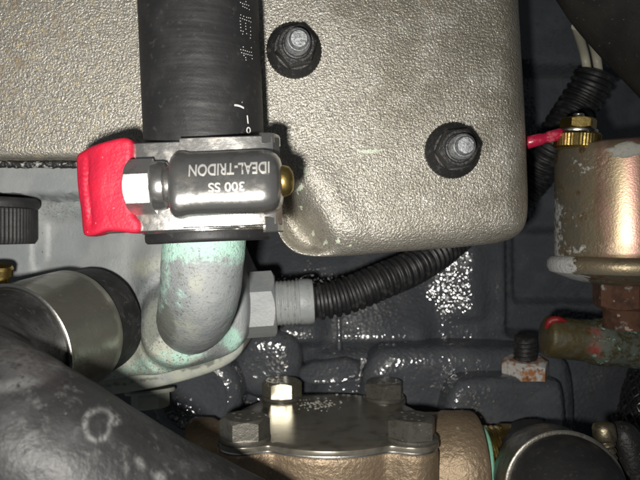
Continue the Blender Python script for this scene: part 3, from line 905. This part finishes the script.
lb = thing('hose_band', 'wide dull olive steel band around the end of the curved hose', 'hose clamp', LA)
LL = np.linalg.norm(LB - LA)
g = G().lathe([(12.15, .6), (12.9, .6), (13.05, .8), (13.1, 3), (13.12, 8), (13.1, LL - .9), (13.25, LL - .35), (13.2, LL), (12.8, LL + .1), (12.15, LL)], LA, ld, 120)
obj('band', g, M['dull_band'], lb, angle=40)
g = G().lathe([(12.9, LL - .25), (13.3, LL - .2), (13.45, LL + .15), (13.2, LL + .42), (12.6, LL + .4), (12.3, LL)], LA, ld, 120)
obj('rolled_edge', g, M['tin'], lb, angle=60)

# ------------------------------------------------------------------ bronze pump
PY = -45.5
pump = thing('water_pump', 'bronze water pump with dark polished cover plate and four hexagon bolts', 'pump', (2.5, -85, 26))
bolts = [(-17.2, 42.6), (21.0, 42.6), (-11.0, 7.0), (18.4, 8.0)]
def pump_outline(R, re, step=.6):
    c = np.array((2.2, 26.4)); th = np.linspace(0, 2 * math.pi, 720, endpoint=False)
    d = np.stack([np.cos(th), np.sin(th)], 1)
    r = np.full(720, R, float)
    for b in bolts:
        v = np.array(b) - c
        tproj = d @ v; perp2 = v @ v - tproj ** 2
        ok = (perp2 < re * re) & (tproj > 0)
        r = np.where(ok, np.maximum(r, tproj + np.sqrt(np.maximum(re * re - perp2, 0))), r)
    k = np.exp(-np.linspace(-2, 2, 31) ** 2); k /= k.sum()
    r = np.convolve(np.concatenate([r[-15:], r, r[:15]]), k, 'valid')
    return c + d * r[:, None]
def prism_y(ol, y_top, y_bot, bev):
    c = ol.mean(0)
    rows = []
    def rr(y, ins):
        v = ol - c; L = np.linalg.norm(v, axis=1)[:, None]
        q = c + v * (1 - ins / L)
        return np.column_stack([q[:, 0], np.full(len(q), y), q[:, 1]])
    rows = [rr(y_bot, 0)]
    m = max(2, int(abs(y_top - y_bot) / 1.0))
    for t in np.linspace(0, 1, m)[1:-1]: rows.append(rr(y_bot + (y_top - bev - y_bot) * t, 0))
    rows += [rr(y_top - bev, 0), rr(y_top - .3 * bev, .3 * bev), rr(y_top, bev)]
    rows += [rr(y_top, L_) for L_ in (3, 8, 15, 22)]
    return G().grid(np.array(rows), True, True, True)
plate = obj('cover_plate', prism_y(pump_outline(24.4, 6.3), PY, PY - 1.2, .3), M['coverplate'], pump, angle=40)
obj('gasket', prism_y(pump_outline(24.2, 6.0), PY - 1.25, PY - 1.7, .05), M['tin'], pump, angle=40)
obj('body', prism_y(pump_outline(23.6, 6.2), PY - 1.75, -88, .9), M['bronze'], pump, angle=60)
for i, (bx, bz) in enumerate(bolts):
    b0 = np.array((bx, PY, bz))
    g = G().lathe([(0, .05), (5.9, .05), (6.0, .5), (5.7, .9), (0, .95)], b0, (0, 1, 0), 48)
    wz = obj('washer', g, M['boltsteel'], pump, angle=40)
    ph = (.15, .25, .04, .32)[i]
    g = G().hexa(b0 + [0, .9, 0], (0, 1, 0), 9.9, 4.3, ph + math.pi / 6, cone=.94)
    bo_ = obj('bolt', g, M['brassy' if i == 2 else 'boltsteel'], pump, angle=25)
    # raised grade marks on the head
    g = G()
    for k in range(9):
        t = rng.random() * 6.28; r = 1.2 + 2.4 * rng.random()
        c = b0 + [r * math.cos(t), 5.18, r * math.sin(t)]
        g.lathe([(.55, 0), (.45, .14), (.2, .2)], c, (0, 1, 0), 8)
    obj('grade_mark', g, M['boltsteel'], bo_, angle=60)
# ports
g = G().lathe([(11.6, 20), (11.6, 27), (12.4, 28.5), (12.6, 33), (11.8, 34.2), (8, 34.4)], (0, -59, 24), (-1, 0, 0), 64)
obj('port', g, M['bronze'], pump, angle=45)
g = G().lathe([(14.0, 18), (14.2, 31), (14.6, 31.6), (14.6, 38.6), (14.0, 39.6), (9.8, 39.8)], (0, -58.3, 28), (1, 0, 0), 64)
obj('port', g, M['bronze'], pump, angle=45)
g = G().thread(np.array((39.2, -58, 28)), (1, 0, 0), 10.6, 7.6, 1.4, .6, 64, .1)
g.lathe([(10.3, 46), (11, 46.3), (11, 49.5), (9.5, 50), (9.5, 56), (0, 56.5)], (0, -58, 28), (1, 0, 0), 48)
obj('nipple', g, M['brass'], pump, angle=50)
g = G().sweep([np.array((40.9 + .25 * math.sin(t * 3), -58 + 10.7 * math.cos(t), 28 + 10.7 * math.sin(t))) for t in np.linspace(0, 6.1, 70)], .55, 8)
obj('sealant', g, M['verdigris'], pump, angle=80)

# patch of small pale grains on the plate
g = G()
for k in range(90):
    c = np.array((-.5 + rng.normal() * 3.2, PY + .0, 13.5 + rng.normal() * 2.6))
    r = .12 + .26 * rng.random()
    g.lathe([(r, -.02), (r * .8, r * .35), (r * .3, r * .55)], c, (0, 1, 0), 6, phase=rng.random())
obj('pale_grains', g, M['flake'], pump, angle=20, kind='stuff')

# hose on the pump outlet with its clamp
KA = P(548, 479, 39.5); KB = P(566, 493, 51.5)
kd = (KB - KA) / np.linalg.norm(KB - KA); KL = np.linalg.norm(KB - KA)
oh = thing('outlet_hose', 'black rubber hose end clamped on the brass outlet of the bronze pump', 'hose', KA - kd * 12)
kp = smooth_path([KA - kd * 12, KA - kd * 5, KA, KB - kd * 3, KB + kd * .8, KB + np.array((.2, -3.5, 6.0)), KB + np.array((.2, -10, 9.5)), KB + np.array((0, -20, 11)), KB + np.array((0, -32, 11))], 160)
obj('sleeve', G().sweep(kp, 11.9, 100), M['rubber'], oh, angle=70)
oc = thing('hose_clamp', 'steel hose clamp with slotted screw around the pump outlet hose', 'hose clamp', KA)
g = G().lathe([(11.85, 0), (12.5, 0), (12.65, .2), (12.7, 4), (12.65, KL - .5), (12.8, KL - .1), (12.5, KL + .2), (11.85, KL)], KA, kd, 120)
obj('band', g, M['boltsteel'], oc, angle=40)
g = G().lathe([(12.6, KL - .45), (13.0, KL - .35), (13.05, KL + .05), (12.7, KL + .3), (12.2, KL + .2)], KA, kd, 120)
obj('rolled_edge', g, M['boltsteel'], oc, angle=60)
s0 = P(608, 462, 49); sd = P(603, 422, 48) - s0; sL = np.linalg.norm(sd); sd = sd / sL
g = G().thread(s0 - sd * 2, sd, 2.1, sL - 1.6, 1.5, .5, 32, .1)
g.lathe([(2.2, sL - 4), (2.45, sL - 3.6), (2.45, sL - 1.2), (2.1, sL - .4), (1.2, sL), (0, sL + .1)], s0, sd, 32)
obj('screw', g, M['darkbrass'], oc, angle=45)
hp_ = smooth_path([P(611, 428, 44), P(624, 436, 45.5), P(632, 458, 46), P(640, 500, 46)], 40)
g = G().sweep(hp_, np.interp(np.linspace(0, 1, 40), [0, .15, .5, 1], [1.8, 3.2, 3.6, 3.6]), 28)
obj('screw_housing', g, M['blackoxide'], oc, angle=60)

# ------------------------------------------------------------------ sender can on the right
CX, CZ = 76.0, 32.0
y_top = P(0, 143, 38)[1]; y_bot = P(0, 258, 38)[1]
can = thing('pressure_sender', 'yellow passivated steel sender can with brass terminal and rusty stem', 'sender', (CX, y_bot - 15, CZ))
tilt = np.array((.015, 1, 0))
Rc = 17.0
prof = [(Rc * .2, y_top + .25), (Rc * .8, y_top + .2), (Rc - 1.6, y_top), (Rc - .5, y_top - .5), (Rc, y_top - 1.8)] + [(Rc, y) for y in np.linspace(y_top - 2.5, y_bot + .8, 30)] + [(Rc - .3, y_bot)]
g = G().lathe(prof[::-1], (CX, 0, CZ), (0, 1, 0), 160)
def c_salt(u, v, V): return np.clip(np.maximum.reduce([.66 * (1 - sstep(u, 556, 585)) * (.55 + .45 * sstep(v, 170, 215)), .56 * blob(u, v, 580, 165, 30, 30), .5 * blob(u, v, 578, 215, 26, 40), .62 * blob(u, v, 578, 250, 32, 14)]), 0, 1)
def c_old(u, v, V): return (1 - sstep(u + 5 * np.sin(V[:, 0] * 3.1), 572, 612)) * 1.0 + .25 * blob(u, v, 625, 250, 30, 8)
CA = {'salt': px_attr(0, c_salt), 'old': px_attr(0, c_old), 'pink': px_attr(0, lambda u, v, V: np.clip(.7 * np.exp(-((u - 604) / 7) ** 2) + .8 * np.exp(-((u - 634) / 9) ** 2), 0, 1))}
obj('can', g, M['zinc'], can, CA, angle=40)
g = G().lathe([(Rc - .6, y_bot + .5), (Rc + .9, y_bot + .1), (Rc + 1.7, y_bot - .9), (Rc + 1.8, y_bot - 2.4), (Rc + 1.2, y_bot - 3.6), (Rc - .6, y_bot - 4.3), (Rc - 4, y_bot - 5.6), (9, y_bot - 6.5), (0, y_bot - 6.6)][::-1], (CX, 0, CZ), (0, 1, 0), 160)
obj('flange', g, M['zinc'], can, {'salt': px_attr(0, lambda u, v, V: .62 * (1 - sstep(u, 560, 600)) + .22 + .25 * (V[:, 1] < y_bot - 3.8)), 'old': px_attr(0, lambda u, v, V: .35 + .3 * (1 - sstep(u, 565, 620)) + .6 * (V[:, 1] < y_bot - 3.4))}, angle=40)
g = G().hexa((CX, y_bot - 6.4, CZ), (0, -1, 0), 14.5, 6.2, .2)
st = obj('stem', g, M['rust'], can, angle=28)
g = G().lathe([(5.9, 0), (5.7, 2), (5.9, 5), (0, 5.2)], (CX, y_bot - 12.5, CZ), (0, -1, 0), 48)
obj('stem', g, M['rust'], can, angle=50)
# paint chip
pth = [P(614 + 30 * t, 152 - 3 * math.sin(t * 3), 52.5) for t in np.linspace(0, 1, 10)]
# brass terminal on the can's shoulder
bt = P(577, 144, 36)
kn2 = lambda rr, hh, th: rr - (rr > 4.9) * .14 * (np.abs(((th * 44 / (2 * math.pi)) % 1) * 2 - 1))
g = G().lathe([(0, -1.2), (4.8, -1.2), (5.3, -.8), (5.35, 2.0), (5.0, 2.5), (0, 2.6)], bt, (.06, 1, .05), 264, kn2)
term = obj('terminal', g, M['brass'], can, angle=30)
g = G().hexa(bt + np.array((.15, 3.5, .1)), (.06, 1, .05), 7.2, 2.6, .3, both=True)
obj('nut', g, M['brass'], term, angle=28)
g = G().thread(bt + np.array((.2, 5, .1)), (.06, 1, .05), 1.5, 2.2, .8, .3, 20, .4)
obj('stud', g, M['tin'], term, angle=40)
w0 = bt + np.array((.1, 3.0, .1))
wire = thing('ring_terminal', 'red crimp ring terminal fastened under brass nut on the sender can', 'wire terminal', w0)
g = G().lathe([(1.7, -.35), (4.5, -.35), (4.6, 0), (4.5, .35), (1.7, .35)], w0, (.06, 1, .05), 40)
obj('ring', g, M['tin'], wire, angle=40)
wd = P(526, 143, 36) - P(560, 134, 37); wd /= np.linalg.norm(wd)
w1 = P(561, 133.8, 37)
g = G().sweep([w0 + (w1 - w0) * t for t in np.linspace(.3, 1.05, 8)], .7, 12)
obj('tongue', g, M['tin'], wire)
g = G().lathe([(0, -.3), (1.25, -.25), (1.4, 0), (1.4, 3.0), (1.2, 3.5), (1.2, 4.2), (1.45, 4.8), (1.5, 8.0), (1.2, 8.4), (0, 8.5)], w1, wd, 32)
obj('crimp_sleeve', g, M['crimp'], wire, angle=60)
g = G().sweep(smooth_path([w1 + wd * 7, w1 + wd * 12, w1 + wd * 20 + [0, -2, -8]], 20), 1.0, 14)
obj('wire', g, M['crimp'], wire)

# chipped paint on the can's right shoulder
flk = G()
for k, (px_, py_, ru, rv) in enumerate(((618, 151, 2.2, 1.3), (632, 149, 3.4, 1.8))):
    # on the can surface
    k_ = None
    for z in np.arange(60, 30, -.05):
        p = P(px_, py_, z)
        if math.hypot(p[0] - CX, p[2] - CZ) <= Rc: k_ = p; break
    nr = np.array((k_[0] - CX, 0, k_[2] - CZ)) / Rc
    t = np.cross((0, 1, 0), nr); th = np.arange(24) * 2 * math.pi / 24
    wob = 1 + .22 * np.sin(th * 3 + k) + .12 * np.sin(th * 5)
    rows = [k_ + nr * hh + np.outer(ru * q * wob * np.cos(th), t) + np.outer(rv * q * wob * np.sin(th), (0, 1, 0)) for q, hh in ((1, -.35), (.9, .12), (.5, .28))]
    flk.grid(np.array(rows), True, False, True)
obj('paint_flake', flk, M['flake'], can, angle=60)

# dirty brass pipe fitting below the can
q0, q1 = P(545, 336, 26), P(690, 352, 26)
qd = (q1 - q0) / np.linalg.norm(q1 - q0)
pf = thing('pipe_elbow', 'dirty olive brass pipe fitting with green corrosion and red paint dabs below the sender', 'pipe fitting', q0)
g = G().lathe([(0, 0), (4.6, 0), (5.2, .5), (5.35, 1.2), (5.3, 8), (5.4, 11), (5.9, 12.5), (6.1, 14), (6.0, 16.5), (5.6, 17.5), (5.7, 24), (5.9, 34), (0, 34.2)], q0, qd, 72)
def pm(u, v, V): return np.clip(sstep(u, 582, 600) + .7 * blob(u, v, 590, 328, 8, 5), 0, 1)
def pr(u, v, V): return np.clip(np.exp(-((np.hypot((u - 606) / 1.0, (v - 340) / 1.6) - 12) / 2.6) ** 2) * (u < 602) * sstep(v, 326, 332) * (1 - sstep(v, 352, 360)), 0, 1) 
obj('pipe', g, M['dirtybrass'], pf, {'mint': px_attr(0, pm), 'redpaint': px_attr(0, pr)}, angle=50)
g = G().sweep(smooth_path([P(546, 328, 28), P(551, 321, 28.5), P(558, 319.5, 29), P(566, 321, 29)], 20), np.interp(np.linspace(0, 1, 20), [0, .3, .7, 1], [.5, 1.05, .85, .35]), 14)
obj('paint_dab', g, M['redpaint'], pf)

# stud with rusty nut on the block's ledge
nb = np.array((P(525, 0, 6)[0], P(0, 381, 6)[1], 6.0))
sn = thing('stud_nut', 'rust stained pale hexagon nut on dark threaded stud standing on block ledge', 'nut', nb)
ax = np.array((-.03, 1, .12))
ax /= np.linalg.norm(ax)
g = G().lathe([(0, -.6), (7.2, -.6), (7.3, 0), (7.1, .5), (0, .55)], nb, ax, 48)
obj('washer', g, M['block'], sn, angle=40)
g = G().hexa(nb + ax * .5, ax, 11.8, 6.2, .56, cone=.86, both=True)
obj('nut', g, M['rustywhite'], sn, angle=28)
g = G().thread(nb + ax * 5, ax, 3.4, 8.4, 1.25, .42, 40, .5)
obj('stud', g, M['blackoxide'], sn, angle=50)

# ------------------------------------------------------------------ top right: loom, cream wires, thick hose
lo = smooth_path([P(606, 45, 8), P(594, 78, 7), P(580, 103, 5), P(556, 140, 4), P(534, 175, -4), P(500, 215, -8)], 420)
lm = thing('wiring_loom', 'black corrugated wiring loom passing behind the crimped red wire', 'wiring loom', lo[0])
obj('sleeve', G().sweep(lo[60:], 6.0, 36, corr(2.3, .8)), M['plastic'], lm, angle=60)
for a0, a1 in (((576, 26), (589, 84)), ((588, 26), (600, 84))):
    g = G().sweep(smooth_path([P(*a0, 20), P((a0[0] + a1[0]) / 2 + 2, (a0[1] + a1[1]) / 2, 8), P(*a1, 8)], 30), 1.2, 18)
    obj('wire', g, M['cream'], lm)
th_ = smooth_path([P(575, -130, 55), P(598, -82, 56), P(640, -22, 57), P(690, 34, 57), P(770, 116, 56)], 120)
thk = thing('thick_hose', 'thick dusty dark grey hose crossing above the wiring loom', 'hose', th_[0])
g = G().sweep(th_, 14.6, 80)
g.V[0] = g.V[0] + (vnoise(g.V[0], .15, 11) * .3)[:, None] * np.array((.5, .5, .5))
obj('sleeve', g, M['dusty_hose'], thk, angle=70)

# braided hose on the right edge
bp_ = smooth_path([P(690, 330, 4), P(662, 372, 6), P(648, 420, 8), P(640, 480, 8), P(636, 540, 8)], 200)
br = thing('braided_hose', 'black braided hose behind the pump outlet clamp', 'hose', bp_[-1])
obj('core', G().sweep(bp_, 7.4, 40), M['plastic'], br, angle=70)
Lb = np.concatenate([[0], np.cumsum(np.linalg.norm(np.diff(bp_, axis=0), axis=1))])
T = np.gradient(bp_, axis=0); T /= np.linalg.norm(T, axis=1)[:, None]
_, u0, _ = frame(T[0])
us = []
for i in range(len(bp_)):
    u0 = u0 - T[i] * (u0 @ T[i]); u0 /= np.linalg.norm(u0); us.append(u0.copy())
us = np.array(us); ws = np.cross(T, us)
g = G()
NS = 18
for sgn in (1, -1):
    for k in range(NS):
        th = 2 * math.pi * k / NS + sgn * Lb / 9.0
        cell = (th * NS / math.pi)
        rr = 7.75 + sgn * .22 * np.cos(Lb * NS / 9.0 + math.pi * k)
        c = bp_ + us * (rr * np.cos(th))[:, None] + ws * (rr * np.sin(th))[:, None]
        g.sweep(c[::2], .5, 5)
obj('braid', g, M['braid'], br, angle=80, kind='stuff')
